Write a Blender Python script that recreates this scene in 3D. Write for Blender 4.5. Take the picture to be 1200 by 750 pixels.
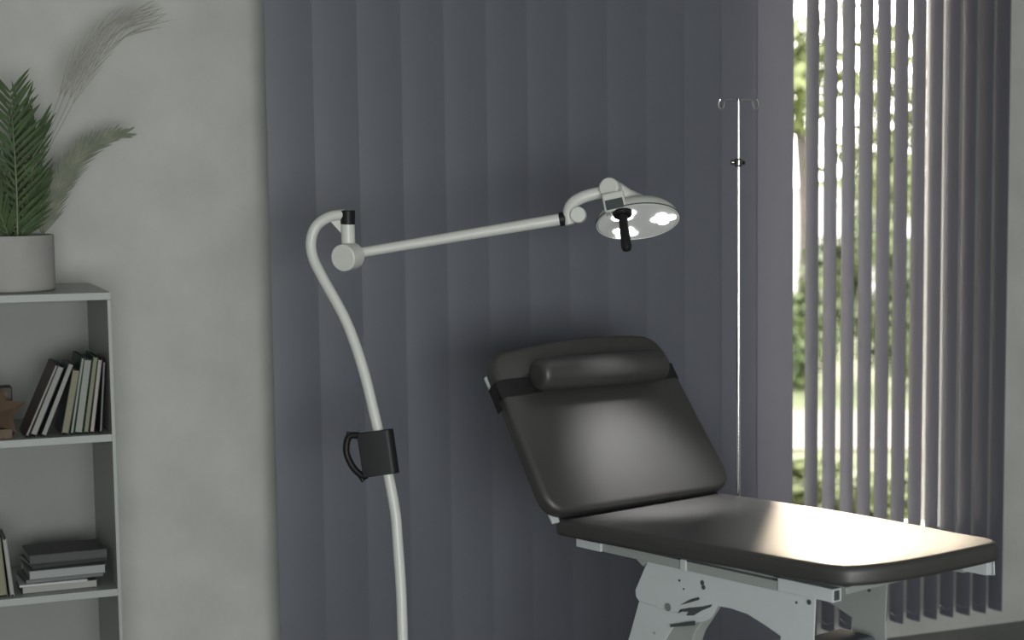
import bpy, bmesh, math, random
from mathutils import Vector, Matrix
from math import sin, cos, pi, radians, atan, atan2, tan

for o in list(bpy.data.objects): bpy.data.objects.remove(o)
scn = bpy.context.scene
COL = scn.collection

# ------------------------------------------------------------------ camera
F = 2190.0
TH = atan(239/2190.0); YAW = radians(26.1)
fwd = Vector((sin(YAW)*cos(TH), cos(YAW)*cos(TH), -sin(TH)))
rt = Vector((cos(YAW), -sin(YAW), 0)); up = rt.cross(fwd)
cam = bpy.data.cameras.new('camera'); camo = bpy.data.objects.new('camera', cam); COL.objects.link(camo)
M = Matrix.Identity(4)
for i in range(3):
    M[i][0] = rt[i]; M[i][1] = up[i]; M[i][2] = -fwd[i]
M[0][3], M[1][3], M[2][3] = 0, 0, 1.6
camo.matrix_world = M
cam.sensor_width = 36; cam.lens = F/1200*36
cam.shift_x = -265/1200; cam.shift_y = 51/1200
cam.clip_start = .05; cam.clip_end = 200
cam.dof.use_dof = True; cam.dof.focus_distance = 4.6; cam.dof.aperture_fstop = 2.8
scn.camera = camo

# ------------------------------------------------------------------ world, sun, fill light, exposure
scn.view_settings.view_transform = 'Standard'; scn.view_settings.look = 'None'
scn.view_settings.exposure = 0.0; scn.view_settings.gamma = 1.0
scn.view_settings.use_curve_mapping = False
w = bpy.data.worlds.new('sky'); scn.world = w; w.use_nodes = True
w.node_tree.nodes['Background'].inputs[0].default_value = (1.0, 0.965, 0.91, 1)
w.node_tree.nodes['Background'].inputs[1].default_value = 12.5

def light(name, kind, loc, to, energy, color=(1, 1, 1), **kw):
    d = bpy.data.lights.new(name, kind); o = bpy.data.objects.new(name, d); COL.objects.link(o)
    d.energy = energy; d.color = color
    for k, v in kw.items(): setattr(d, k, v)
    o.location = loc
    o.rotation_euler = (Vector(to)-Vector(loc)).to_track_quat('-Z', 'Y').to_euler()
    return o
# sun high behind the window, coming in towards the camera
light('sun', 'SUN', (6, 14, 6), (6-.452, 14-.892, 6-.29), 6.5, (1.0, .82, .60), angle=radians(8))
# added soft fill behind the viewpoint; the wall there is solid
light('rear_fill_light', 'AREA', (.9, -2.38, 1.10), (1.3, 0, .9), 305, (.97, 1.0, .975), shape='RECTANGLE', size=4.2, size_y=1.7)

# ------------------------------------------------------------------ materials
def mat(name, col, rough=.5, metal=0, spec=.5, bump=None, vary=None, coat=0, emit=None, trans=0):
    m = bpy.data.materials.new(name); m.use_nodes = True
    nt = m.node_tree; b = nt.nodes['Principled BSDF']
    b.inputs['Base Color'].default_value = (*col, 1); b.inputs['Roughness'].default_value = rough
    b.inputs['Metallic'].default_value = metal; b.inputs['Specular IOR Level'].default_value = spec
    b.inputs['Coat Weight'].default_value = coat; b.inputs['Transmission Weight'].default_value = trans
    if emit:
        b.inputs['Emission Color'].default_value = (*emit[0], 1); b.inputs['Emission Strength'].default_value = emit[1]
    tc = nt.nodes.new('ShaderNodeTexCoord')
    if vary:   # (scale, amount, second colour)
        n = nt.nodes.new('ShaderNodeTexNoise'); n.inputs['Scale'].default_value = vary[0]; n.inputs['Detail'].default_value = 5
        r = nt.nodes.new('ShaderNodeValToRGB'); r.color_ramp.elements[0].position = .3; r.color_ramp.elements[1].position = .7
        r.color_ramp.elements[0].color = (*vary[1], 1); r.color_ramp.elements[1].color = (*col, 1)
        nt.links.new(tc.outputs['Object'], n.inputs['Vector']); nt.links.new(n.outputs['Fac'], r.inputs['Fac'])
        nt.links.new(r.outputs['Color'], b.inputs['Base Color'])
    if bump:   # (scale, strength, distance)
        n2 = nt.nodes.new('ShaderNodeTexNoise'); n2.inputs['Scale'].default_value = bump[0]; n2.inputs['Detail'].default_value = 6
        bp = nt.nodes.new('ShaderNodeBump'); bp.inputs['Strength'].default_value = bump[1]; bp.inputs['Distance'].default_value = bump[2]
        nt.links.new(tc.outputs['Object'], n2.inputs['Vector']); nt.links.new(n2.outputs['Fac'], bp.inputs['Height'])
        nt.links.new(bp.outputs['Normal'], b.inputs['Normal'])
    return m
PLASTER = mat('plaster', (.57, .57, .545), .8, bump=(14, .55, .008), vary=(5.5, (.485, .488, .47)))
FLOOR = mat('floor_vinyl', (.13, .135, .14), .45, vary=(4, (.11, .115, .12)))
CEIL = mat('ceiling_paint', (.6, .6, .58), .8, vary=(3, (.57, .57, .55)))
FABRIC = mat('blind_fabric', (.180, .189, .226), .42, spec=.45, bump=(400, .15, .0005), vary=(14, (.171, .180, .215)))
nt = FABRIC.node_tree; mx = nt.nodes.new('ShaderNodeMixShader'); mx.inputs[0].default_value = .30
tr = nt.nodes.new('ShaderNodeBsdfTranslucent'); tr.inputs[0].default_value = (.42, .42, .47, 1)
nt.links.new(nt.nodes['Principled BSDF'].outputs[0], mx.inputs[1]); nt.links.new(tr.outputs[0], mx.inputs[2])
nt.links.new(mx.outputs[0], nt.nodes['Material Output'].inputs[0])
WHITEW = mat('white_board', (.37, .385, .375), .45, vary=(5, (.35, .365, .355)))
BACKB_SHADE = mat('back_board_shaded', (.28, .29, .28), .6, vary=(5, (.265, .275, .265)))  # white board darkened, interior shade of the bookcase put into its colour
PLASTIC = mat('white_enamel', (.68, .69, .655), .35, vary=(20, (.66, .67, .635)))
STEELW = mat('powder_coated_steel', (.60, .635, .65), .38, vary=(12, (.58, .615, .63)))
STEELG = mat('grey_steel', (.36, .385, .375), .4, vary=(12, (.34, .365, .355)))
DARKST = mat('dark_steel', (.07, .08, .085), .4, vary=(12, (.06, .07, .075)))
BLACKP = mat('black_plastic', (.012, .012, .014), .45, spec=.25, vary=(20, (.012, .012, .013)))
PAD = mat('dark_upholstery', (.040, .0388, .0382), .50, spec=.95, bump=(300, .05, .0004), vary=(8, (.037, .035, .034)))
STRAP = mat('black_webbing', (.008, .008, .009), .75, bump=(600, .2, .0005), vary=(50, (.006, .006, .007)))
CHROME = mat('chrome', (.85, .86, .84), .14, metal=1, vary=(30, (.8, .81, .8)))
GUN = mat('dark_chrome', (.25, .25, .24), .2, metal=1, vary=(30, (.2, .2, .2)))
LED = mat('lit_led', (.9, .9, .9), .4, emit=((1, 1, .98), 7))
LENS = mat('lamp_lens_plate', (.55, .56, .55), .3, emit=((1, 1, .97), .13), vary=(20, (.5, .51, .5)))
FRAME = mat('window_frame_paint', (.7, .72, .72), .4, vary=(10, (.67, .69, .69)))
POT = mat('concrete_pot', (.38, .375, .36), .8, bump=(30, .4, .002), vary=(14, (.34, .335, .325)))
SOIL = mat('soil', (.03, .024, .018), .95, bump=(60, .8, .004), vary=(60, (.02, .016, .012)))
LEAF = mat('palm_leaf', (.075, .125, .045), .5, vary=(18, (.035, .062, .024)))
LEAF2 = mat('palm_leaf_pale', (.25, .27, .20), .6, vary=(25, (.16, .18, .135)))
DRY = mat('dry_grass', (.36, .355, .31), .7, vary=(25, (.29, .285, .25)))
STALK = mat('palm_stalk', (.14, .17, .08), .5, vary=(25, (.11, .14, .06)))
CLEAR = mat('clear_chain', (.30, .32, .34), .25, vary=(25, (.27, .29, .3)))

# ------------------------------------------------------------------ helpers
def tag(o, label=None, cat=None, group=None, kind=None):
    if label: o['label'] = label
    if cat: o['category'] = cat
    if group: o['group'] = group
    if kind: o['kind'] = kind
    return o
def empty(name, loc, rz=0, rot=None):
    o = bpy.data.objects.new(name, None); COL.objects.link(o); o.empty_display_size = .05
    o.location = loc; o.rotation_euler = rot if rot else (0, 0, rz)
    return o
K = 1.0                                   # distance factor of the equipment from the viewpoint
def kp(p): return Vector((p[0]*K, p[1]*K, 1.6+(p[2]-1.6)*K))
def rz_(z): return (z-1.6)/K+1.6            # true height -> height before kp
def build(name, bm, m, parent=None, smooth=True, world=False, bevel=0, seg=2, ang=40):
    """link a bmesh as ONE mesh object; world=True: coordinates are world, moved into the parent's frame"""
    if K != 1.0:
        for v in bm.verts:
            v.co = kp(v.co)
    if world and parent is not None:
        P = parent.matrix_basis.copy()
        if parent.parent: P = parent.parent.matrix_basis @ P
        bmesh.ops.transform(bm, matrix=P.inverted(), verts=bm.verts)
    bmesh.ops.recalc_face_normals(bm, faces=bm.faces)
    me = bpy.data.meshes.new(name); bm.to_mesh(me); bm.free()
    o = bpy.data.objects.new(name, me); COL.objects.link(o)
    for mm in (m if isinstance(m, list) else [m]): me.materials.append(mm)
    if parent is not None: o.parent = parent
    if bevel:
        b = o.modifiers.new('bevel', 'BEVEL'); b.width = bevel; b.segments = seg; b.limit_method = 'ANGLE'; b.angle_limit = radians(ang)
        b.harden_normals = False
    if smooth:
        me.polygons.foreach_set('use_smooth', [True]*len(me.polygons)); me.set_sharp_from_angle(angle=radians(38))
    return o
def bx(bm, lo, hi, mx=None, mi=0):
    vs = [bm.verts.new((x, y, z)) for x in (lo[0], hi[0]) for y in (lo[1], hi[1]) for z in (lo[2], hi[2])]
    for f in ((0, 1, 3, 2), (4, 6, 7, 5), (0, 4, 5, 1), (2, 3, 7, 6), (0, 2, 6, 4), (1, 5, 7, 3)):
        bm.faces.new([vs[i] for i in f]).material_index = mi
    if mx is not None: bmesh.ops.transform(bm, matrix=mx, verts=vs)
    return vs
def box(lo, hi, mx=None):
    bm = bmesh.new(); bx(bm, lo, hi, mx); return bm
def spline(pts, n=10):
    pts = [Vector(p) for p in pts]; out = []
    for i in range(len(pts)-1):
        p0 = pts[i-1] if i else pts[0]*2-pts[1]; p1, p2 = pts[i], pts[i+1]
        p3 = pts[i+2] if i+2 < len(pts) else pts[-1]*2-pts[-2]
        for k in range(n):
            t = k/n
            out.append(.5*((2*p1)+(p2-p0)*t+(2*p0-5*p1+4*p2-p3)*t*t+(3*p1-p0-3*p2+p3)*t**3))
    return out+[pts[-1]]
def tube(bm, pts, r, n=16, squash=None, cap=True):
    """swept circle; r number or list; squash=(vector, factor)"""
    pts = [Vector(p) for p in pts]; rings = []
    ref = None
    for i, p in enumerate(pts):
        t = (pts[min(i+1, len(pts)-1)]-pts[max(i-1, 0)]).normalized()
        if ref is None: ref = Vector((0, 0, 1)) if abs(t.z) < .9 else Vector((1, 0, 0))
        a = (ref-t*ref.dot(t)).normalized(); ref = a; b = t.cross(a)
        rr = r[i] if isinstance(r, (list, tuple)) else r
        rings.append([bm.verts.new(p+(a*cos(2*pi*k/n)+b*sin(2*pi*k/n))*rr) for k in range(n)])
    for i in range(len(rings)-1):
        for k in range(n):
            bm.faces.new((rings[i][k], rings[i][(k+1) % n], rings[i+1][(k+1) % n], rings[i+1][k]))
    if cap: bm.faces.new(rings[0]); bm.faces.new(rings[-1])
    return bm
def T(pts, r, n=16): return tube(bmesh.new(), pts, r, n)
def ext(poly, depth_vec, bm=None):
    """extrude a polygon (list of 3D points) by a vector"""
    bm = bm or bmesh.new(); d = Vector(depth_vec)
    a = [bm.verts.new(Vector(p)) for p in poly]; b = [bm.verts.new(Vector(p)+d) for p in poly]
    bm.faces.new(a); bm.faces.new(b[::-1]); n = len(a)
    for i in range(n): bm.faces.new((a[i], b[i], b[(i+1) % n], a[(i+1) % n]))
    return bm
def cyl(a, b, r, n=32, r2=None):
    a, b = Vector(a), Vector(b)
    return tube(bmesh.new(), [a, b], [r, r if r2 is None else r2], n)
def rounded(pts, r, seg=8):
    """round the corners of a 2D polygon; r number or list per corner"""
    out = []; n = len(pts)
    for i in range(n):
        p = Vector(pts[i]); a = Vector(pts[i-1])-p; b = Vector(pts[(i+1) % n])-p
        rr = r[i] if isinstance(r, (list, tuple)) else r
        if rr <= 0: out.append(tuple(p)); continue
        la, lb = min(rr, a.length*.49), min(rr, b.length*.49)
        s = p+a.normalized()*la; e = p+b.normalized()*lb
        for k in range(seg+1):
            t = k/seg; q = s*(1-t)**2+p*2*t*(1-t)+e*t*t; out.append(tuple(q))
    return out
def cushion(outline, zlo, zhi, rlo, rhi, crown=0.0, seg=6):
    """upholstered slab from a 2D outline with rounded lower and upper edges and a slightly crowned top"""
    bm = bmesh.new(); n = len(outline); pts = [Vector((p[0], p[1])) for p in outline]
    area = sum(pts[i].x*pts[(i+1) % n].y-pts[(i+1) % n].x*pts[i].y for i in range(n))
    if area < 0: pts.reverse()
    nrm = []
    for i in range(n):
        a = (pts[i]-pts[i-1]); b = (pts[(i+1) % n]-pts[i])
        t = (a.normalized()+b.normalized()).normalized(); nrm.append(Vector((t.y, -t.x)))
    cen = sum(pts, Vector((0, 0)))/n
    prof = [(rlo*(1-sin(pi/2*k/seg)), zlo+rlo*(1-cos(pi/2*k/seg))) for k in range(seg+1)]
    prof += [(rhi*(1-cos(pi/2*k/seg)), zhi-rhi*(1-sin(pi/2*k/seg))) for k in range(seg+1)]
    rings = [[bm.verts.new((*(pts[i]-nrm[i]*ins), z)) for i in range(n)] for ins, z in prof]
    for a, b in zip(rings, rings[1:]):
        for i in range(n): bm.faces.new((a[i], a[(i+1) % n], b[(i+1) % n], b[i]))
    bm.faces.new(rings[0][::-1])
    last = rings[-1]
    for f in (.8, .55, .3, .1):
        nr = []
        for i in range(n):
            q = cen+(pts[i]-nrm[i]*rhi-cen)*f; nr.append(bm.verts.new((q.x, q.y, zhi+crown*(1-f*f))))
        for i in range(n): bm.faces.new((last[i], last[(i+1) % n], nr[(i+1) % n], nr[i]))
        last = nr
    c = bm.verts.new((cen.x, cen.y, zhi+crown))
    for i in range(n): bm.faces.new((last[i], last[(i+1) % n], c))
    return bm

# ------------------------------------------------------------------ the room (wall line Y = 5.30)
YW = 5.30
WX0, WX1, WZ0, WZ1 = 2.60, 3.42, .345, 2.45          # opening behind the turned slats
def struct(name, bm, m, **k): return tag(build(name, bm, m, smooth=False, **k), kind='structure')
bm = bmesh.new()
bx(bm, (-3, YW, 0), (WX0, YW+.22, 2.7)); bx(bm, (WX1, YW, 0), (5.5, YW+.22, 2.7))
bx(bm, (WX0, YW, 0), (WX1, YW+.22, WZ0)); bx(bm, (WX0, YW, WZ1), (WX1, YW+.22, 2.7))
struct('wall_back', bm, PLASTER)
struct('wall_left', box((-3.2, -2.7, 0), (-3, YW+.22, 2.7)), PLASTER)
struct('wall_right', box((5.5, -2.7, 0), (5.7, YW+.22, 2.7)), PLASTER)
bm = box((-3, -2.7, 0), (5.5, -2.5, 2.7))
struct('wall_front', bm, PLASTER)
struct('floor', box((-3.2, -2.7, -.1), (5.7, YW+.22, 0)), FLOOR)
struct('ceiling', box((-3.2, -2.7, 2.7), (5.7, YW+.22, 2.8)), CEIL)
def window(name, x0, x1, z0, z1, y):
    r = tag(empty(name, (x0, y, z0)), kind='structure'); bm = bmesh.new(); t = .058
    bx(bm, (x0, y, z0), (x0+t, y+.06, z1)); bx(bm, (x1-t, y, z0), (x1, y+.06, z1))
    bx(bm, (x0+t, y, z0), (x1-t, y+.06, z0+.017)); bx(bm, (x0+t, y, z1-t), (x1-t, y+.06, z1))
    build('window_frame', bm, FRAME, r, world=True, smooth=False)
    return r
window('window_1', WX0, WX1, WZ0, WZ1, YW+.006)
window('fill_light_frame', -1.25, 3.05, .22, 1.98, -2.50)  # frame added on the solid front wall around the fill light, no opening

# ------------------------------------------------------------------ vertical blinds
ZB, ZT = .09, 2.56
def slat_bm(w, sag, zb=ZB, zt=ZT, n=10, th=.0012):
    """curved fabric slat, width along local x, bulging towards local -y, origin at its centre line"""
    bm = bmesh.new(); fr = []; bk = []
    for i in range(n+1):
        u = -1+2*i/n; x = u*w/2; y = -sag*(1-u*u)
        fr.append((bm.verts.new((x, y, zb)), bm.verts.new((x, y, zt))))
        bk.append((bm.verts.new((x, y+th, zb)), bm.verts.new((x, y+th, zt))))
    for i in range(n):
        bm.faces.new((fr[i][0], fr[i+1][0], fr[i+1][1], fr[i][1])); bm.faces.new((bk[i][0], bk[i][1], bk[i+1][1], bk[i+1][0]))
        bm.faces.new((fr[i][0], bk[i][0], bk[i+1][0], fr[i+1][0])); bm.faces.new((fr[i][1], fr[i+1][1], bk[i+1][1], bk[i][1]))
    for i in (0, n): bm.faces.new((fr[i][0], fr[i][1], bk[i][1], bk[i][0]))
    return bm
def chain_bm(w, sag):
    pts = []
    for i in range(13):
        u = -.72+1.44*i/12; pts.append((u*w/2, -sag*(1-u*u)-.0022, ZB+.022+.016*u*u))
    return T(pts, .0013, 6)
def blind(name, label, x0, x1, places, width, sag):
    root = tag(empty(name, ((x0+x1)/2, 5.19, 2.58)), label, 'window blind')
    build('headrail', box((x0, 5.165, 2.575), (x1, 5.215, 2.62)), FRAME, root, world=True, bevel=.003)
    for bxp in (x0+.08, (x0+x1)/2, x1-.08):
        build('bracket', box((bxp-.015, 5.215, 2.59), (bxp+.015, YW, 2.61)), FRAME, root, world=True)
    s0 = None
    for (x, y, a) in places:
        if s0 is None:
            s = build('slat', slat_bm(width, sag), FABRIC, root); c = build('bottom_chain', chain_bm(width, sag), CLEAR, s); s0, c0 = s, c
        else:
            s = s0.copy(); COL.objects.link(s); s.parent = root
            c = c0.copy(); COL.objects.link(c); c.parent = s
        s.location = (x-root.location.x, y-root.location.y, -root.location.z); s.rotation_euler = (0, 0, a)
    return root
closed = [(1.1015+.1235*i+.0600, 5.139+(.0004 if i % 2 else -.0004), radians(-.9)) for i in range(13)]
blind('vertical_blind', 'dark blue-grey vertical blind drawn shut behind the lamp and backrest', 1.09, 2.715, [p for p in closed], .1275, .0022)
random.seed(4)
opened = []
for k in range(12):
    a = radians(-82+random.uniform(-1.2, 1.2)); xr = 3.5015-.0643*k
    cx = xr-.5*.069*cos(a); cy = 5.135-.5*.069*sin(a)
    opened.append((cx, cy, a))
blind('vertical_blind', 'blue-grey vertical blind with turned slats letting daylight through at right', 2.73, 3.56, opened, .069, .005)

# ------------------------------------------------------------------ bookcase
def bookcase():
    X0, X1, Y0, Y1, t, ts = -.20, .6402, 4.858, 5.262, .0185, .009
    r = tag(empty('bookcase', ((X0+X1)/2, 5.06, 0)), 'white open bookcase standing against the plaster wall at left', 'bookcase')
    for a, b in ((X0, X0+ts), (X1-ts, X1)):
        build('side_panel', box((a, Y0, 0), (b, Y1, 1.2525)), WHITEW, r, world=True, bevel=.0008)
    build('top_board', box((X0, Y0, 1.253), (X1, Y1, 1.2715)), WHITEW, r, world=True, bevel=.0008)
    for z in (.897, .502, .10):
        build('shelf', box((X0+ts, Y0, z), (X1-ts, Y1-.008, z+t)), WHITEW, r, world=True, bevel=.0008)
    build('back_panel', box((X0+ts, Y1-.008, .05), (X1-ts, Y1, 1.2525)), BACKB_SHADE, r, world=True, smooth=False)
    build('plinth', box((X0+ts, Y0+.03, 0), (X1-ts, Y0+.045, .10)), WHITEW, r, world=True, smooth=False)
bookcase()
def bookmat(n, c): return mat(n, c, .55, vary=(30, tuple(v*.88 for v in c)))
def pagemat(n, c):
    m = mat(n, c, .8); nt = m.node_tree; b = nt.nodes['Principled BSDF']
    wv = nt.nodes.new('ShaderNodeTexWave'); wv.inputs['Scale'].default_value = 260; wv.bands_direction = 'X'; wv.inputs['Distortion'].default_value = 2
    tc = nt.nodes.new('ShaderNodeTexCoord'); bp = nt.nodes.new('ShaderNodeBump'); bp.inputs['Strength'].default_value = .25; bp.inputs['Distance'].default_value = .0005
    nt.links.new(tc.outputs['Object'], wv.inputs['Vector']); nt.links.new(wv.outputs['Fac'], bp.inputs['Height']); nt.links.new(bp.outputs['Normal'], b.inputs['Normal'])
    return m
PG_W = pagemat('pages_white', (.30, .31, .285)); PG_T = pagemat('pages_tan', (.24, .235, .165)); PG_G = pagemat('pages_grey', (.33, .345, .35))
PG_L = pagemat('pages_light', (.36, .365, .35)); PG_D = pagemat('pages_dark', (.20, .21, .205)); PG_B = pagemat('pages_bright', (.55, .57, .57))
def book(label, cm, pm, T_, D, H, loc, rot, group=None, bt=.0022, inset=.004):
    """book whose fore-edge faces local -y, spine at +y; x thickness, z height; origin its lower front left corner"""
    r = tag(empty('book', loc, rot=rot), label, 'book', group)
    bm = bmesh.new()
    bx(bm, (0, 0, 0), (bt, D, H)); bx(bm, (T_-bt, 0, 0), (T_, D, H)); bx(bm, (bt, D-bt, 0), (T_-bt, D, H))
    build('cover', bm, cm, r, bevel=.0006)
    build('page_block', box((bt, inset*.4, inset), (T_-bt, D-bt, H-inset)), pm, r, smooth=False)
    return r
ZS = .9157
def standing(label, cm, pm, x, T_, H, lean, D=.14, y=4.885, bt=.002, inset=.004):
    a = radians(lean)
    return book(label, cm, pm, T_, D, H, (x, y, ZS+.0006+max(0, T_*sin(a))), (0, a, 0), 'books leaning on the middle shelf', bt, inset)
BR = bookmat('cover_maroon', (.070, .036, .038)); NV = bookmat('cover_navy', (.028, .028, .048)); GN = bookmat('cover_green', (.018, .052, .027))
GY = bookmat('cover_grey', (.10, .10, .105)); LG = bookmat('cover_pale_grey', (.26, .27, .265)); RD = bookmat('cover_red', (.07, .025, .025)); DK = bookmat('cover_charcoal', (.05, .052, .054))
BKB = bookmat('cover_black', (.018, .018, .02)); OL = bookmat('cover_olive', (.14, .14, .09)); MG = bookmat('cover_mid_grey', (.16, .17, .17))
standing('maroon book leaning furthest left with its cover in view', BR, PG_W, .4290, .0075, .193, 23.9, .15)
standing('thick navy book with grey-white pages leaning right beside the maroon one', NV, PG_W, .4405, .0160, .186, 23.1, .16)
standing('slim book with pale pages and black cover leaning between the navy and the lavender-grey one', GY, PG_W, .4670, .0118, .190, 22.2, .13, bt=.0012, inset=.002)
standing('lavender-grey covered book with tan pages in the middle of the leaning row', GY, PG_T, .5140, .0175, .166, 11.6, .15)
standing('thin dark green book with a pale page edge', GN, PG_W, .5345, .0085, .196, 10.0, .17)
standing('thick green book with grey-white pages', GN, PG_W, .5449, .0190, .190, 9.2, .13)
standing('green-backed book with beige pages right of the thick green one', GN, PG_T, .5660, .0125, .196, 9.0, .14)
standing('white-paged book with dark red cover near the side panel', RD, PG_L, .5808, .0115, .189, 8.2, .14)
standing('thin charcoal book standing last against the bookcase side', DK, PG_D, .6050, .0060, .182, 4.6, .20, bt=.0012)

# wooden star in front of a dark block
def star():
    r = tag(empty('wooden_star', (.385, 4.90, ZS)), 'brown carved wooden star standing at the left end of the middle shelf', 'ornament')
    wd = mat('brown_wood', (.13, .085, .055), .65, bump=(40, .5, .002), vary=(22, (.085, .054, .036)))
    cx, cz, R, r2 = .3700, .9830, .0680, .034
    bm = bmesh.new(); ring = []
    for k in range(10):
        a = pi/10+k*pi/5; q = R if k % 2 == 0 else r2
        ring.append(bm.verts.new((cx+q*cos(a), 4.893, cz+q*sin(a))))
    c1 = bm.verts.new((cx, 4.870, cz)); c2 = bm.verts.new((cx, 4.916, cz))
    for k in range(10):
        bm.faces.new((ring[k], ring[(k+1) % 10], c1)); bm.faces.new((ring[(k+1) % 10], ring[k], c2))
    build('star_body', bm, wd, r, world=True, smooth=False)
    zf = cz+R*sin(pi/10+pi*6/5)
    build('star_foot', box((cx-.03, 4.885, ZS+.0006), (cx+.03, 4.90, zf+.012)), wd, r, world=True, bevel=.001)
    r = tag(empty('wooden_block', (.37, 4.955, ZS)), 'dark brown square block standing behind the wooden star', 'ornament')
    bw = mat('dark_wood', (.055, .036, .03), .6, bump=(40, .5, .001), vary=(14, (.035, .024, .02)))
    build('block_body', box((.300, 4.935, ZS+.0006), (.4080, 4.985, ZS+.123)), bw, r, world=True, bevel=.003)
    build('picture_face', box((.312, 4.9335, ZS+.012), (.3960, 4.9355, ZS+.111)), wd, r, world=True)
star()

# lower shelf: books lying in a stack and two standing books
Z2 = .5205+.0007
def lying(label, cm, pm, x, y, z, T_, L, D, rz, spine_front=False, bt=.0016, inset=.003):
    """book lying flat: length L along x, depth D along y, thickness T_ upwards"""
    r = tag(empty('book', (x, y, z), rz=radians(rz)), label, 'book', 'books stacked flat on the lower shelf')
    bm = bmesh.new(); bx(bm, (0, 0, 0), (L, D, bt)); bx(bm, (0, 0, T_-bt), (L, D, T_))
    ys = (0, bt) if spine_front else (D-bt, D)
    bx(bm, (0, ys[0], bt), (L, ys[1], T_-bt))
    build('cover', bm, cm, r, bevel=.0005)
    y0, y1 = (bt, D-inset) if spine_front else (inset*.4, D-bt)
    build('page_block', box((inset, y0, bt), (L-inset, y1, T_-bt)), pm, r, smooth=False)
lying('flat dark grey book with pale pages at the bottom of the stack', MG, PG_L, .4080, 4.895, Z2, .0185, .180, .135, 1, inset=.002)
z = Z2+.0190
bm = bmesh.new()
for i in range(6): bx(bm, (0, 0, i*.0009), (.162-.004*(i % 2), .12+.003*(i % 3), i*.0009+.0008))
o = build('paper_sheets', bm, PG_B, None, smooth=False); o.location = (.4020, 4.888, z); tag(o, 'bright white sheaf of paper lying in the book stack', 'paper')
lying('thin grey book lying under the thick pale-paged one', MG, PG_D, .4180, 4.893, z+.0060, .0095, .186, .140, 4, True)
lying('pale-paged book with grey cover in the middle of the flat stack', MG, PG_G, .4240, 4.890, z+.0160, .0225, .186, .145, 1.5)
lying('slim black book crosswise with a pale edge, second from the top', BKB, PG_L, .4360, 4.905, z+.0390, .0130, .182, .145, 7, True, inset=.0015)
lying('thick charcoal book on top of the flat stack', DK, PG_L, .4290, 4.900, z+.0525, .0235, .186, .140, 2, True)
book('pale book standing upright beside the flat stack, tilted left', LG, PG_L, .0100, .14, .148, (.3790, 4.88, Z2), (0, radians(-5.0), 0), 'standing books on the lower shelf')
book('olive-yellow book standing at the left edge of the lower shelf', OL, PG_T, .0250, .14, .150, (.3480, 4.882, Z2), (0, radians(-4.0), 0), 'standing books on the lower shelf')

# ------------------------------------------------------------------ plant in a concrete pot
def leaflet(bm, base, d, nrm, L, w, droop, curl=0):
    d = d.normalized(); side = d.cross(nrm).normalized(); nrm = side.cross(d).normalized(); prev = None; N = 6
    for i in range(N+1):
        t = i/N; p = base+d*(L*t)+Vector((0, 0, -droop*L*t*t)) + side*(curl*L*t*t)
        ww = w*(sin(pi*min(1, .12+.88*t)) ** .7)*(1-t*.25)+.0002
        if i == N: ww = .0002
        a = bm.verts.new(p-side*ww*.5+nrm*ww*.18); m = bm.verts.new(p); b = bm.verts.new(p+side*ww*.5+nrm*ww*.18)
        if prev:
            bm.faces.new((prev[0], a, m, prev[1])); bm.faces.new((prev[1], m, b, prev[2]))
        prev = (a, m, b)
def frond(root, name, mats, pts, n, L0, ang, w, droop, nrm, start=.12, lprof=None, seed=0, r=.0022, both=True, tipang=None):
    rnd = random.Random(seed); path = spline(pts, 16); tot = len(path)-1
    f = build(name, T(path, [r*(1-.8*i/tot) for i in range(tot+1)], 6), mats[1], root, world=True)
    bm = bmesh.new()
    for i in range(n):
        t = start+(1-start)*i/(n-1); k = min(int(t*tot), tot-1); p = path[k].lerp(path[k+1], t*tot-k)
        tan_ = (path[k+1]-path[k]).normalized(); sd = tan_.cross(nrm).normalized()
        a = radians(ang+((tipang if tipang is not None else ang)-ang)*t)
        Lk = L0*(lprof(t) if lprof else 1)*rnd.uniform(.9, 1.08)
        for s in (-1, 1):
            aa = a*rnd.uniform(.9, 1.12)
            d = tan_*cos(aa)+sd*s*sin(aa)+nrm*rnd.uniform(.02, .22)
            leaflet(bm, p, d, nrm, Lk, w*rnd.uniform(.85, 1.15), droop, 0)
    bmesh.ops.recalc_face_normals(bm, faces=bm.faces)
    if f.parent: bmesh.ops.transform(bm, matrix=root.matrix_basis.inverted(), verts=bm.verts)
    me = bpy.data.meshes.new('leaflets'); bm.to_mesh(me); bm.free(); o = bpy.data.objects.new('leaflets', me); COL.objects.link(o)
    me.materials.append(mats[0]); o.parent = f
    return f
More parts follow.
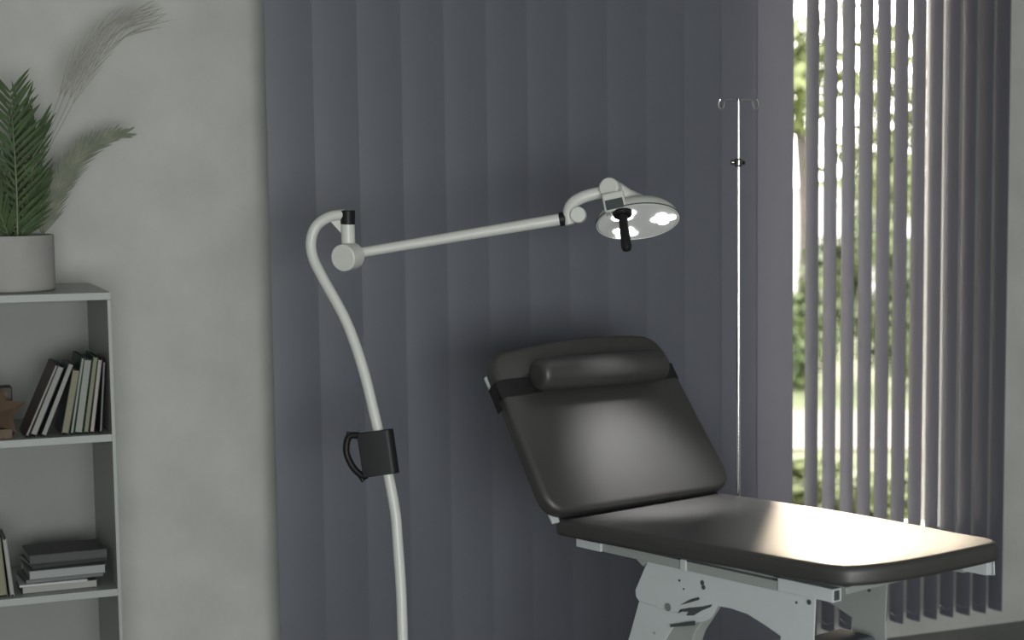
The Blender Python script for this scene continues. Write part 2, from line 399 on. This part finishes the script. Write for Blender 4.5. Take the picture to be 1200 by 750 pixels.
def plant():
    cx, cy, z0, z1 = .418, 5.03, 1.2720, 1.412
    r = tag(empty('potted_palm', (cx, cy, z0)), 'green palm and dry fronds in a grey concrete pot on top of the bookcase', 'potted plant')
    bm = bmesh.new(); prof = [(.0, z0+.0005), (.108, z0+.0005), (.111, z0+.004), (.112, z1-.002), (.111, z1), (.1045, z1), (.1035, z1-.002), (.102, z1-.012), (0, z1-.012)]
    rings = []
    for q, zz in prof:
        rings.append([bm.verts.new((cx+q*cos(2*pi*k/64), cy+q*sin(2*pi*k/64), zz)) for k in range(64)] if q else [bm.verts.new((cx, cy, zz))])
    for a, b in zip(rings, rings[1:]):
        for k in range(64):
            if len(a) == 1: bm.faces.new((a[0], b[k], b[(k+1) % 64]))
            elif len(b) == 1: bm.faces.new((a[k], a[(k+1) % 64], b[0]))
            else: bm.faces.new((a[k], a[(k+1) % 64], b[(k+1) % 64], b[k]))
    build('pot', bm, POT, r, world=True)
    build('soil', cyl((cx, cy, z1-.0115), (cx, cy, z1-.006), .101, 48), SOIL, r, world=True)
    tocam = Vector((-.10, -.99, .05)).normalized(); G = [LEAF, STALK]
    tz = z1-.008
    # main upright frond, facing the room
    frond(r, 'frond', G, [(.439, 4.975, tz), (.441, 4.972, 1.54), (.439, 4.975, 1.66), (.436, 4.978, 1.765)], 20, .118, 44, .0088, .04, tocam, .03, lambda t: (.95 if t < .6 else 1.0-(t-.6)*.7), 3, .003, tipang=38)
    # second, behind and to the right
    frond(r, 'frond', G, [(.460, 5.02, tz), (.474, 5.04, 1.50), (.488, 5.055, 1.60), (.500, 5.06, 1.665)], 14, .098, 36, .0085, .05, tocam, .1, None, 5, .0025, tipang=18)
    frond(r, 'frond', G, [(.400, 5.02, tz), (.385, 5.03, 1.50), (.36, 5.04, 1.62), (.335, 5.05, 1.70)], 15, .11, 38, .0088, .05, tocam, .1, None, 6, .0025, tipang=20)
    frond(r, 'frond', G, [(.43, 5.06, tz), (.45, 5.09, 1.50), (.462, 5.10, 1.60), (.470, 5.11, 1.70)], 15, .10, 34, .0085, .03, tocam, .02, None, 8, .0025, tipang=15)
    frond(r, 'frond', G, [(.445, 4.99, tz), (.470, 4.99, 1.45), (.487, 5.00, 1.50), (.497, 5.0, 1.53)], 10, .075, 30, .011, .03, tocam, .02, None, 11, .002, tipang=12)
    frond(r, 'frond', G, [(.42, 4.97, tz), (.405, 4.96, 1.45), (.39, 4.96, 1.50), (.38, 4.95, 1.54)], 10, .085, 34, .011, .03, tocam, .02, None, 12, .002, tipang=12)
    # pale feathery frond bending right
    frond(r, 'pale_frond', [LEAF2, LEAF2], [(.500, 5.03, tz), (.520, 5.05, 1.47), (.556, 5.06, 1.54), (.605, 5.07, 1.605), (.668, 5.08, 1.65), (.715, 5.09, 1.665)], 46, .085, 30, .0052, .02, tocam, .02, lambda t: 1.0 if t < .5 else 1.0-(t-.5)*1.1, 9, .0022, tipang=14)
    # long dry plume reaching up and right
    for j, (dx, dz) in enumerate(((0, 0), (.012, -.012), (-.010, .006), (.02, -.03))):
        frond(r, 'dry_plume', [DRY, DRY], [(.452+.3*dx, 5.05, tz), (.500+dx*.5, 5.08, 1.58), (.560+dx, 5.09, 1.725+dz*.4), (.612+dx, 5.09, 1.838+dz), (.680+dx, 5.09, 1.925+dz), (.755+dx, 5.09, 1.968+dz)], 9, .130, 8, .0026, .10, tocam, .45, lambda t: 1.0-(t-.45)*.7, 20+j, .0012, tipang=7)
plant()

# ------------------------------------------------------------------ mobile examination lamp
K = .93
def lamp():
    r = tag(empty('examination_lamp', (1.319*K, 4.675*K, 0)), 'white mobile examination lamp with a long arm and lit round LED head', 'examination lamp')
    B = lambda n, bm, m, **k: build(n, bm, m, r, world=True, **k)
    # five-star foot (below the frame), column, arm
    for k in range(5):
        a = 2*pi*k/5+.3; bm = T([(1.319, 4.675, rz_(.075)), (1.319+.27*cos(a), 4.675+.27*sin(a), rz_(.062))], [.018, .012], 12)
        leg = B('leg', bm, PLASTIC)
        c = Vector((1.319+.265*cos(a), 4.675+.265*sin(a), rz_(.0235))); build('castor', cyl(c+Vector((-sin(a), cos(a), 0))*.011, c-Vector((-sin(a), cos(a), 0))*.011, .025, 20), BLACKP, leg, world=True, bevel=.003)
    B('hub', cyl((1.319, 4.675, rz_(.05)), (1.319, 4.675, rz_(.13)), .034, 32), PLASTIC, bevel=.004)
    pts = [(1.319, 4.675, rz_(.08)), (1.319, 4.680, .15), (1.319, 4.691, .348), (1.321, 4.706, .481), (1.319, 4.723, .615), (1.317, 4.732, .681), (1.305, 4.75, .781), (1.282, 4.779, .926), (1.258, 4.807, 1.06), (1.224, 4.838, 1.182), (1.175, 4.876, 1.293), (1.155, 4.893, 1.347), (1.153, 4.898, 1.390), (1.168, 4.895, 1.428), (1.200, 4.882, 1.451), (1.236, 4.866, 1.457)]
    B('column', T(spline(pts, 8), .0138, 24), PLASTIC)
    B('gusset', ext([(1.196, 4.884, 1.445), (1.232, 4.868, 1.400), (1.236, 4.866, 1.43), (1.214, 4.876, 1.45)], (.002, .006, 0)), PLASTIC)
    B('post', cyl((1.2415, 4.860, 1.350), (1.2425, 4.864, 1.431), .0178, 32), PLASTIC)
    B('post_cap', cyl((1.2425, 4.8640, 1.4305), (1.2432, 4.8642, 1.4675), .0186, 32), BLACKP, bevel=.0015)
    a, b = Vector((1.217, 4.826, 1.345)), Vector((1.254, 4.862, 1.349))
    B('pivot_joint', cyl(a, b, .0355, 48), PLASTIC, bevel=.003)
    B('arm', tube(bmesh.new(), [(1.262, 4.862, 1.3545), (1.766, 4.683, 1.442)], [.0130, .0158], 24), PLASTIC)
    B('arm_ring', cyl((1.7645, 4.6836, 1.4417), (1.7860, 4.6755, 1.4452), .0185, 32), BLACKP, bevel=.0015)
    # yoke
    yk = spline([(1.7875, 4.664, 1.428), (1.7850, 4.668, 1.445), (1.7865, 4.668, 1.466), (1.797, 4.661, 1.486), (1.818, 4.650, 1.500), (1.849, 4.638, 1.510), (1.890, 4.622, 1.517)], 8)
    B('yoke', T(yk, [.0125+.0035*min(1, i/20) for i in range(len(yk))], 20), PLASTIC)
    ax = (fwd*-1).normalized()
    kc = Vector((1.8085, 4.655, 1.453)); B('tilt_knob', cyl(kc-ax*.018, kc+ax*.024, .0215, 36), PLASTIC, bevel=.004, seg=3)
    n = (rt*.132-up*.935-fwd*.33).normalized()          # the way the light shines
    jc = Vector((1.889, 4.617, 1.521)); jax = (ax*.9-rt*.25+up*.1).normalized()
    B('head_joint', cyl(jc-jax*.03, jc+jax*.03, .0275, 40), PLASTIC, bevel=.005, seg=3)
    pc = Vector((1.964, 4.619, 1.4345))                  # centre of the lens plate
    u = (rt-n*rt.dot(n)).normalized(); v = n.cross(u)
    if v.dot(up) < 0: v = -v
    # head shell: shallow dome turned about n
    head = bmesh.new(); R = .1125; prof = [(0, -.048), (.035, -.0475), (.065, -.0445), (.088, -.036), (.103, -.022), (.110, -.009), (R, -.001), (R, .002), (R-.002, .003), (R-.004, .001)]
    rings = []
    for q, h in prof:
        rings.append([head.verts.new(pc+n*h+(u*cos(2*pi*k/72)+v*sin(2*pi*k/72))*q) for k in range(72)] if q else [head.verts.new(pc+n*h)])
    for A_, B_ in zip(rings, rings[1:]):
        for k in range(72):
            if len(A_) == 1: head.faces.new((A_[0], B_[k], B_[(k+1) % 72]))
            else: head.faces.new((A_[k], A_[(k+1) % 72], B_[(k+1) % 72], B_[k]))
    hd = B('lamp_head', head, PLASTIC)
    build('lens_plate', cyl(pc-n*.001, pc+n*.0015, R-.0055, 72), LENS, hd, world=True)
    rg = bmesh.new(); tube(rg, [pc-n*.0035, pc-n*.0005], [R+.0012]*2, 72); build('rim_seal', rg, DARKST, hd, world=True)
    for cang in (5, 122, 236):
        c = pc+(u*cos(radians(cang))+v*sin(radians(cang)))*.066
        dr = (u*cos(radians(cang))+v*sin(radians(cang))); dt = (v*cos(radians(cang))-u*sin(radians(cang)))
        for (a1, a2) in ((.0225, 0), (-.0165, 0), (0, .0215), (0, -.0215)):
            q = c+dr*a1+dt*a2
            build('led', cyl(q+n*.0012, q+n*.0040, .0148, 28), LED, hd, world=True)
    # neck from joint to dome
    top = pc-n*.038+v*.02
    nk = bmesh.new(); tube(nk, [jc+rt*.010+up*.004-ax*.01, jc.lerp(top, .55)+up*.006, top], [.020, .024, .036], 28)
    B('neck', nk, PLASTIC)
    # control box and handle at the near rim
    fc = pc-rt*.034+v*.098+n*.004; hc = Vector((1.893, 4.520, 1.469))
    hc = pc+u*(-.0375)+v*.083+n*.012
    d2 = n
    B('handle_flange', cyl(hc-d2*.009, hc+d2*.004, .027, 40, .024), BLACKP, bevel=.002)
    B('handle', T([hc, hc+d2*.012, hc+d2*.052, hc+d2*.092, hc+d2*.101, hc+d2*.1045], [.0135, .0118, .0128, .0142, .0115, .004], 10), BLACKP)
    bc = hc-rt*.020+up*.026+fwd*-.004
    Mx = Matrix((( *(rt), 0), (*(up), 0), (*(-fwd), 0), (0, 0, 0, 1))).transposed()
    Mx = Matrix.Translation(bc) @ Matrix(((rt.x, up.x, -fwd.x, 0), (rt.y, up.y, -fwd.y, 0), (rt.z, up.z, -fwd.z, 0), (0, 0, 0, 1))) @ Matrix.Rotation(radians(12), 4, 'Z') @ Matrix.Rotation(radians(-12), 4, 'X')
    cb = B('control_box', box((-.029, -.018, -.030), (.029, .033, .012), Mx), PLASTIC, bevel=.004)
    build('control_panel', box((-.0235, -.0145, .0115), (.0235, .0125, .0145), Mx), DARKST, cb, world=True, bevel=.001)
    # black grip on the column
    a, b = Vector((1.3020, 4.7495, .8985)), Vector((1.3125, 4.7350, .7835))
    ax1 = (a-b).normalized(); side = -rt; side = (side-ax1*side.dot(ax1)).normalized(); dp = ax1.cross(side).normalized()
    if dp.dot(fwd) > 0: dp = -dp
    prof = []
    for k in range(13):
        t = -pi/2+pi*k/12; prof.append(a-side*(.0185*cos(t))+dp*(.0185*sin(t)))
    prof += [a+side*.074+dp*.0185, a+side*.074-dp*.0185]
    B('grip_body', ext(prof, b-a), BLACKP, bevel=.0015)
    hp = [a+side*.070-ax1*.006, a+side*.095-ax1*.004, a+side*.106-ax1*.018, a+side*.111-ax1*.050, a+side*.099-ax1*.088, a+side*.078-ax1*.112, a+side*.066-ax1*.112]
    B('grip_handle', T(spline(hp, 8), .0088, 14), BLACKP)
    B('grip_lug', T([a+side*.098+ax1*.008, a+side*.102-ax1*.014], [.005, .008], 10), BLACKP)
    B('grip_lug', T([a+side*.078-ax1*.128, a+side*.086-ax1*.106], [.005, .008], 10), BLACKP)
    # the light the LEDs give
    tgt = Vector((2.03, 4.68, .68)); lp = pc+n*.02
    light('lamp_head_light', 'SPOT', kp(lp), kp(tgt), 80, (1, 1, .98), spot_size=radians(48), spot_blend=1.0, shadow_soft_size=.07)
lamp()

# ------------------------------------------------------------------ examination chair; local x runs to the foot end, y to the far side
BED = (1.7243*.93, 4.5509*.93, 0); BRZ = atan2(-.94660266, .32240256)
def chair():
    r = tag(empty('examination_chair', BED, BRZ), 'white-framed examination chair with charcoal padded seat and raised backrest', 'examination chair')
    B = lambda n, bm, m, p=None, **k: build(n, bm, m, p or r, **k)
    # seat cushion
    outl = [(-.055, .005), (.3, -.004), (.6, -.006), (.86, -.004), (.965, .004), (1.002, .050), (1.030, .12), (1.047, .22), (1.055, .33), (1.060, .42), (1.060, .475), (1.02, .515), (.90, .522), (.70, .555), (.46, .580), (.2, .586), (-.055, .586)]
    outl = rounded(outl, [.02, .1, .1, .1, .06, .05, .05, .06, .06, .05, .04, .05, .06, .1, .1, .1, .02], 5)
    bm = cushion(outl, 0, .047, .012, .018, .003)
    bmesh.ops.transform(bm, matrix=Matrix.Translation((0, 0, .6085)) @ Matrix.Rotation(-atan(.022/.85), 4, 'Y'), verts=bm.verts)
    B('seat_cushion', bm, PAD)
    # backrest
    AL = radians(54.0)
    MB = Matrix.Translation((0.004, 0, .684)) @ Matrix(((-cos(AL), 0, sin(AL), 0), (0, 1, 0, 0), (sin(AL), 0, cos(AL), 0), (0, 0, 0, 1)))
    # frame columns: x->S (up the backrest), y->w, z->N (front normal)
    ol = [(-.004, -.052), (.490, -.033), (.518, .24), (.518, .42), (.500, .594), (-.012, .622)]
    ol = rounded(ol, [.075, .065, .10, .10, .070, .075], 9)
    bm = cushion(ol, -.047, 0, .012, .016, .004); bmesh.ops.transform(bm, matrix=MB, verts=bm.verts)
    B('backrest_cushion', bm, PAD)
    bm = box((.02, .02, -.060), (.46, .545, -.0475), MB); bk = B('backrest_frame', bm, STEELW, bevel=.003)
    B('side_bar', box((.400, -.031, -.060), (.445, -.018, -.048), MB), STEELW, bk, bevel=.002)
    B('side_bar', box((-.010, -.018, -.058), (.02, .005, -.048), MB), STEELW, bk, bevel=.002)
    for y in (.14, .44): B('hinge', box((-.06, y-.02, .592), (.03, y+.02, .622)), STEELW, bk, bevel=.003)
    # seat frame
    fr = B('seat_frame', box((.03, .10, .590), (.90, .48, .607)), STEELG, bevel=.002)
    B('rail', box((.008, .028, .583), (.106, .060, .6045)), STEELW, bevel=.001)
    B('rail', box((.106, .034, .583), (.745, .060, .6065)), STEELG, bevel=.001)
    B('rail_lip', box((.106, .052, .6070), (.745, .075, .6110)), STEELG)
    B('rail_clamp', box((.408, .0295, .583), (.428, .0340, .6105)), STEELW, bevel=.001)
    bm = box((.745, .030, .586), (.921, .060, .617)); B('rail', bm, STEELW, bevel=.001)
    B('rail_end', box((.9205, .034, .590), (.9220, .052, .613)), DARKST)
    B('rail', box((.008, .500, .583), (.93, .530, .6065)), STEELG, bevel=.001)
    B('rail', box((.86, .500, .588), (1.002, .530, .622)), STEELW, bevel=.001)
    bm = bmesh.new(); tube(bm, [(1.012, .515, .622), (1.014, .515, .590), (1.000, .515, .588)], .0022, 8); B('rail_hook', bm, STEELW)
    B('cam_lug', T([(.235, .05, .584), (.255, .05, .573), (.275, .05, .584)], .010, 14), STEELG)
    # side plates with arch
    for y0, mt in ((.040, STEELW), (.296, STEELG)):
        pl = [(.277, .583), (.262, .56), (.228, .500), (.230, .484), (.240, .474), (.320, .468), (.470, .468), (.500, .487), (.527, .510), (.575, .512), (.633, .508), (.690, .492), (.745, .474), (.745, .40), (.852, .40), (.852, .486), (.857, .583)]
        B('side_plate', ext([(a, y0, b) for a, b in pl], (0, .004, 0)), mt, bevel=.0008)
        if y0 < .1: lg = rounded([(.240, .478), (.330, .475), (.470, .520), (.530, .515), (.500, .47), (.460, .455), (.372, .436), (.230, .250), (.19, .0), (.09, .0), (.145, .265), (.197, .365)], [.01, .01, .01, .01, .02, .02, .02, .05, .02, .02, .05, .03], 4)
        if y0 < .1: B('leg', ext([(a, y0+.004, b) for a, b in lg], (0, .005, 0)), mt, bevel=.0008)
        lg = [(.745, .48), (.852, .48), (.85, .40), (.86, .0), (.77, .0), (.745, .40)]
        B('leg', ext([(a, y0+.004, b) for a, b in lg], (0, .005, 0)), mt, bevel=.0008)
    # darker drive strut seen inside the arch
    B('drive_strut', ext([(.32, .0495, .480), (.50, .0495, .500), (.44, .0495, .425), (.42, .0495, .38), (.24, .0495, .0), (.15, .0495, .0)], (0, .04, 0)), STEELG, bevel=.003)
    B('strut_slot', ext([(.362, .0375, .427), (.362, .0375, .434), (.452, .0375, .459), (.452, .0375, .448)], (0, .002, 0)), DARKST)
    slotp = [(.389, .467), (.398, .479), (.432, .489), (.475, .499), (.512, .511), (.508, .504), (.475, .489), (.447, .472), (.420, .467), (.428, .478), (.404, .474)]
    B('plate_opening', ext([(a, .0385, b) for a, b in slotp], (0, .0014, 0)), DARKST)
    slotp = [(.398, .490), (.435, .511), (.466, .522), (.467, .515), (.438, .504)]
    B('plate_opening', ext([(a, .0385, b) for a, b in slotp], (0, .0014, 0)), DARKST)
    # bolts, holes
    def bolt(s, z, rad, m, y=.040, h=.0035): return B('bolt', cyl((s, y, z), (s, y-h, z), rad, 20), m)
    bolt(.354, .477, .0100, mat('bolt_steel', (.2, .215, .21), .4), h=.004)
    bolt(.395, .552, .0030, BLACKP, h=.001); bolt(.410, .533, .0026, DARKST, h=.001)
    bm = bmesh.new(); tube(bm, [(.478, .0405, .560), (.478, .0380, .560)], .0060, 14); tube(bm, [(.482, .0405, .549), (.482, .0380, .549)], .0060, 14); B('bolt', bm, DARKST)
    bolt(.797, .564, .0035, DARKST, h=.001); bolt(.838, .572, .0062, DARKST, h=.002); bolt(.30, .40, .0035, STEELG, h=.001)
    bolt(.70, .52, .004, DARKST, .296, .001); bolt(.80, .553, .0055, DARKST, .296, .001)
    # control housing between the plates, cross members, floor bar
    B('drive_housing', box((.73, .11, .0), (.85, .27, .452)), mat('grey_housing', (.12, .135, .155), .85, spec=.1, vary=(9, (.12, .13, .145))), bevel=.012, seg=4)
    B('housing_mark', ext([(.742, .1085, .425), (.775, .1085, .430), (.775, .1085, .424), (.742, .1085, .418)], (0, .001, 0)), mat('blue_print', (.12, .2, .4), .5))
    B('housing_mark', ext([(.785, .1085, .424), (.81, .1085, .427), (.81, .1085, .421), (.785, .1085, .417)], (0, .001, 0)), mat('red_print', (.4, .17, .17), .5))
    for s0, z0 in ((.13, .13), (.80, .12)): B('cross_bar', box((s0, -.02, rz_(z0-.02)), (s0+.05, .56, rz_(z0+.03))), STEELW, bevel=.006)
    B('base_frame', box((.08, .02, rz_(.05)), (.90, .54, rz_(.11))), STEELW, bevel=.01)
    for s0 in (.12, .86):
        for y0 in (.05, .51): B('foot', cyl((s0, y0, rz_(0)), (s0, y0, rz_(.055)), .022, 20), BLACKP)
    B('pole_socket', box((.015, .53, .575), (.050, .600, .607)), STEELW, bevel=.003)

    # neck roll strapped to the backrest
    E_ = BED[0], BED[1], 0
    rr = tag(empty('neck_roll', BED, BRZ), 'dark cylindrical neck roll strapped near the top of the backrest', 'neck roll')
    S0, N0, R = .385, .041, .0445
    bm = bmesh.new(); prof = [(.058, .022), (.059, .034), (.063, .0395), (.070, .043), (.082, R), (.29, R+.0006), (.475, R), (.495, .0425), (.507, .037), (.513, .028), (.515, .015)]
    rings = []
    for w_, q in prof:
        rings.append([bm.verts.new((S0-.011*(w_-.06)/.46+q*cos(2*pi*k/40), w_, N0+.003+q*sin(2*pi*k/40))) for k in range(40)])
    for a, b in zip(rings, rings[1:]):
        for k in range(40): bm.faces.new((a[k], a[(k+1) % 40], b[(k+1) % 40], b[k]))
    bm.faces.new(rings[0]); bm.faces.new(rings[-1])
    bmesh.ops.transform(bm, matrix=MB, verts=bm.verts); build('roll', bm, PAD, rr)
    def strap(y_in, y_out, s0, s1):
        sg = 1 if y_out > y_in else -1; t = .0022; oy = y_out
        path = [(y_in, .004), (y_out-sg*.030, .0045), (y_out-sg*.008, .001), (y_out+sg*.003, -.010), (y_out+sg*.004, -.030), (y_out-sg*.002, -.052), (y_out-sg*.04, -.064), (y_out-sg*.12, -.064)]
        bm = bmesh.new(); prev = None
        for y, nn in path:
            cy = (y_in+y_out)/2; dirn = Vector((y-(y_out-sg*.03), nn+.025)).normalized()
            q = [bm.verts.new((s, y+dirn.x*k, nn+dirn.y*k)) for s, k in ((s0, 0), (s1, 0), (s1, t), (s0, t))]
            if prev:
                for i in range(4): bm.faces.new((prev[i], prev[(i+1) % 4], q[(i+1) % 4], q[i]))
            else: bm.faces.new(q)
            prev = q
        bm.faces.new(prev); bmesh.ops.transform(bm, matrix=MB, verts=bm.verts)
        return build('strap', bm, STRAP, rr)
    strap(.085, -.038, .352, .402); strap(.490, .600, .352, .400)
    bm = bmesh.new(); P = [(.402, -.040, -.018), (.375, -.049, -.022), (.345, -.052, -.024), (.322, -.050, -.026)]; prev = None
    for s, y, nn in P:
        q = [bm.verts.new((s, y, nn-.012)), bm.verts.new((s, y, nn+.012)), bm.verts.new((s, y-.002, nn+.012)), bm.verts.new((s, y-.002, nn-.012))]
        if prev:
            for i in range(4): bm.faces.new((prev[i], prev[(i+1) % 4], q[(i+1) % 4], q[i]))
        else: bm.faces.new(q)
        prev = q
    bm.faces.new(prev); bmesh.ops.transform(bm, matrix=MB, verts=bm.verts); build('strap_end', bm, STRAP, rr)
    # infusion pole clamped to the far rail
    px, py = 2.3100, 4.7130
    ip = tag(empty('iv_pole', (px*K, py*K, 1.6+(.56-1.6)*K)), 'thin chrome infusion pole with two hooks rising behind the seat', 'infusion pole')
    P_ = lambda n, bm, m, **k: build(n, bm, m, ip, world=True, **k)
    P_('lower_tube', cyl((px, py, .560), (px, py, 1.590), .0060, 20), CHROME)
    P_('upper_tube', cyl((px, py, 1.585), (px, py, 1.764), .0045, 20), CHROME)
    P_('collar', cyl((px, py, 1.580), (px, py, 1.603), .0115, 24), GUN, bevel=.004, seg=3)
    kd = (rt*-.8-fwd*.3).normalized(); kc = Vector((px, py, 1.592))
    P_('locking_knob', T([kc, kc+kd*.013, kc+kd*.016, kc+kd*.0215], [.003, .003, .0075, .006], 14), GUN)
    P_('locking_knob', T([kc, kc-kd*.012, kc-kd*.0145, kc-kd*.0190], [.003, .003, .0065, .005], 14), GUN)
    for s in (-1, 1):
        c = Vector((px, py, 1.764)); d = rt*s
        hk = [c, c+d*.020+up*.001, c+d*.036-up*.001, c+d*.040-up*.012, c+d*.043-up*.022, c+d*.049-up*.025, c+d*.055-up*.018, c+d*.055-up*.006, c+d*.051+up*.003]
        P_('hook', T(spline(hk, 6), .0024, 8), CHROME)
        c2 = c+fwd*.03*s; hk = [c, c+fwd*.02*s, c+fwd*.034*s-up*.004, c+fwd*.038*s-up*.020, c+fwd*.05*s-up*.016]
    P_('pole_cap', cyl((px, py, 1.763), (px, py, 1.770), .0052, 16), GUN)
    P_('rail_clamp', box((px-.013, py-.013, .572), (px+.013, py+.013, .606)), GUN, bevel=.003)
chair()

K = 1.0
# ------------------------------------------------------------------ garden beyond the window
GL = mat('hedge_leaf', (.060, .082, .022), .6, vary=(3, (.030, .050, .014)))
GT = mat('tree_leaf', (.095, .115, .032), .6, vary=(2, (.055, .075, .02)))
BARK = mat('bark', (.06, .05, .045), .9, bump=(20, .6, .01), vary=(8, (.04, .035, .03)))
LAWN = mat('lawn_grass', (.048, .060, .019), .9, vary=(1.2, (.03, .044, .013)), bump=(40, .6, .02))
PATH = mat('pale_gravel', (.085, .08, .06), .9, vary=(6, (.065, .06, .046)))
RENDERW = mat('white_render', (.40, .40, .39), .8, vary=(2, (.36, .36, .35)))
GZ = -.9
def out(d, x):  # a point at distance d from the camera along the ray through picture column x
    k = rt*((x-865)/F)+fwd; k.z = 0; return Vector((k.x*d, k.y*d, 0))
tag(build('lawn', box((-6, 5.6, GZ-.2), (34, 48, GZ)), LAWN, smooth=False), kind='structure')
def band(name, d0, d1, m, h, x0=820, x1=1330):
    a, b, c, d = out(d0, x0), out(d0, x1), out(d1, x1), out(d1, x0)
    return build(name, ext([(p.x, p.y, GZ+.001) for p in (a, b, c, d)], (0, 0, h)), m, smooth=False)
tag(band('garden_path', 16.0, 18.6, PATH, .02), kind='structure')
def clump(bm, c, rad, n, leaf, rnd):
    for _ in range(n):
        d = Vector((rnd.gauss(0, 1), rnd.gauss(0, 1), rnd.gauss(0, 1))).normalized(); q = rnd.uniform(.55, 1.0)
        p = Vector(c)+Vector((d.x*rad[0], d.y*rad[1], d.z*rad[2]))*q
        a = Vector((rnd.gauss(0, 1), rnd.gauss(0, 1), rnd.gauss(0, .6))).normalized(); b = a.cross(d+Vector((.1, .2, .3))).normalized()
        s = leaf*rnd.uniform(.6, 1.3)
        vs = [bm.verts.new(p-a*s), bm.verts.new(p+b*s*.5), bm.verts.new(p+a*s), bm.verts.new(p-b*s*.5)]; bm.faces.new(vs)
def shrub(name, label, cat, d, x, h, rad, n, leaf, seed, m, group=None, trunk=None, clumps=7, zc=None):
    rnd = random.Random(seed); b = out(d, x); r = tag(empty(name, (b.x, b.y, GZ)), label, cat, group)
    bm = bmesh.new(); zc = zc if zc is not None else GZ+h*.5
    for i in range(clumps):
        a = rnd.uniform(0, 2*pi); q = rnd.uniform(0, .75)
        clump(bm, (b.x+cos(a)*rad*q, b.y+sin(a)*rad*q, zc+rnd.uniform(-.36, .36)*h), (rad*.5, rad*.5, h*.26), n//clumps, leaf, rnd)
    build('crown' if trunk else 'foliage', bm, m, r, world=True, smooth=False)
    if trunk:
        build('trunk', T(spline([(b.x, b.y, GZ), (b.x+.06, b.y, GZ+trunk*.5), (b.x-.04, b.y+.05, GZ+trunk)], 6), [.13*(1-.4*i/12) for i in range(13)], 12), BARK, r, world=True)
for i, x in enumerate((935, 985, 1035, 1085, 1135, 1180)):
    shrub('garden_shrub', ['rounded green shrub beyond the path, seen through the first blind gap', 'olive green shrub beyond the path behind the second and third slat', 'green shrub beyond the path behind the fourth and fifth slat', 'leafy shrub beyond the path behind the middle slats', 'pale green shrub beyond the path behind the right slats', 'shrub beyond the path hidden mostly by the rightmost slats'][i], 'shrub', 20.5+2.2*(i % 2), x, 1.65+.2*(i % 3), .40, 1500, .07, 30+i, GL, 'shrubs beyond the garden path')
for i, x in enumerate((940, 1035, 1120)):
    shrub('garden_tree', ['thin tree with loose yellow-green leaves behind the leftmost open slats', 'loose-leaved tree beyond the shrubs behind the middle open slats', 'loose-leaved tree beyond the shrubs behind the right open slats'][i], 'tree', 24+2*i, x, 2.9, 1.15, 1500, .10, 50+i, GT, 'trees beyond the shrubs', trunk=3.2, clumps=9, zc=2.25)
for i, (d, x) in enumerate(((13.2, 955), (12.6, 1035), (13.6, 1105))):
    shrub('low_bush', ['low bright green bush on the lawn close to the window at left', 'low bush on the lawn close to the window, middle one', 'low bush on the lawn nearest the right window frame'][i], 'shrub', d, x, .55, .38, 900, .05, 70+i, GT, 'low bushes on the lawn')
hb = tag(empty('neighbouring_house', tuple(out(34, 1030)+Vector((0, 0, GZ)))), 'pale rendered house far beyond the garden, behind the trees', 'house')
a = out(34, 900); b_ = out(34, 1180)
build('house_wall', ext([(a.x, a.y, GZ), (b_.x, b_.y, GZ), (b_.x, b_.y, 1.0), (a.x, a.y, 1.0)], tuple(fwd*3)), RENDERW, hb, world=True, smooth=False)
build('house_roof', ext([(a.x, a.y, 1.0), (b_.x, b_.y, 1.0), ((a.x+b_.x)/2, (a.y+b_.y)/2, 1.5)], tuple(fwd*3)), RENDERW, hb, world=True, smooth=False)
wg = tag(empty('sky_blocker', (1.4, 9, GZ)), 'unseen block added outside left of the window to keep sky light off the slats', 'light blocker')  # unseen mass added to cut sky light reaching the slats from the left
build('blocker_body', box((.6, YW+.6, GZ), (2.38, 13.5, 4.2)), mat('blocker_dark', (.10, .08, .07), .9, bump=(12, .6, .01), vary=(9, (.07, .055, .05))), wg, world=True, smooth=False)
build('blocker_top', ext([(.4, YW+.5, 4.2), (2.6, YW+.5, 4.2), (1.5, YW+.5, 5.0)], (0, 8.3, 0)), BARK, wg, world=True, smooth=False)
# bright outer sill just outside the glass line
tag(build('window_sill', box((WX0, YW+.222, .31), (WX1, YW+.25, .344)), RENDERW, bevel=.003), kind='structure')
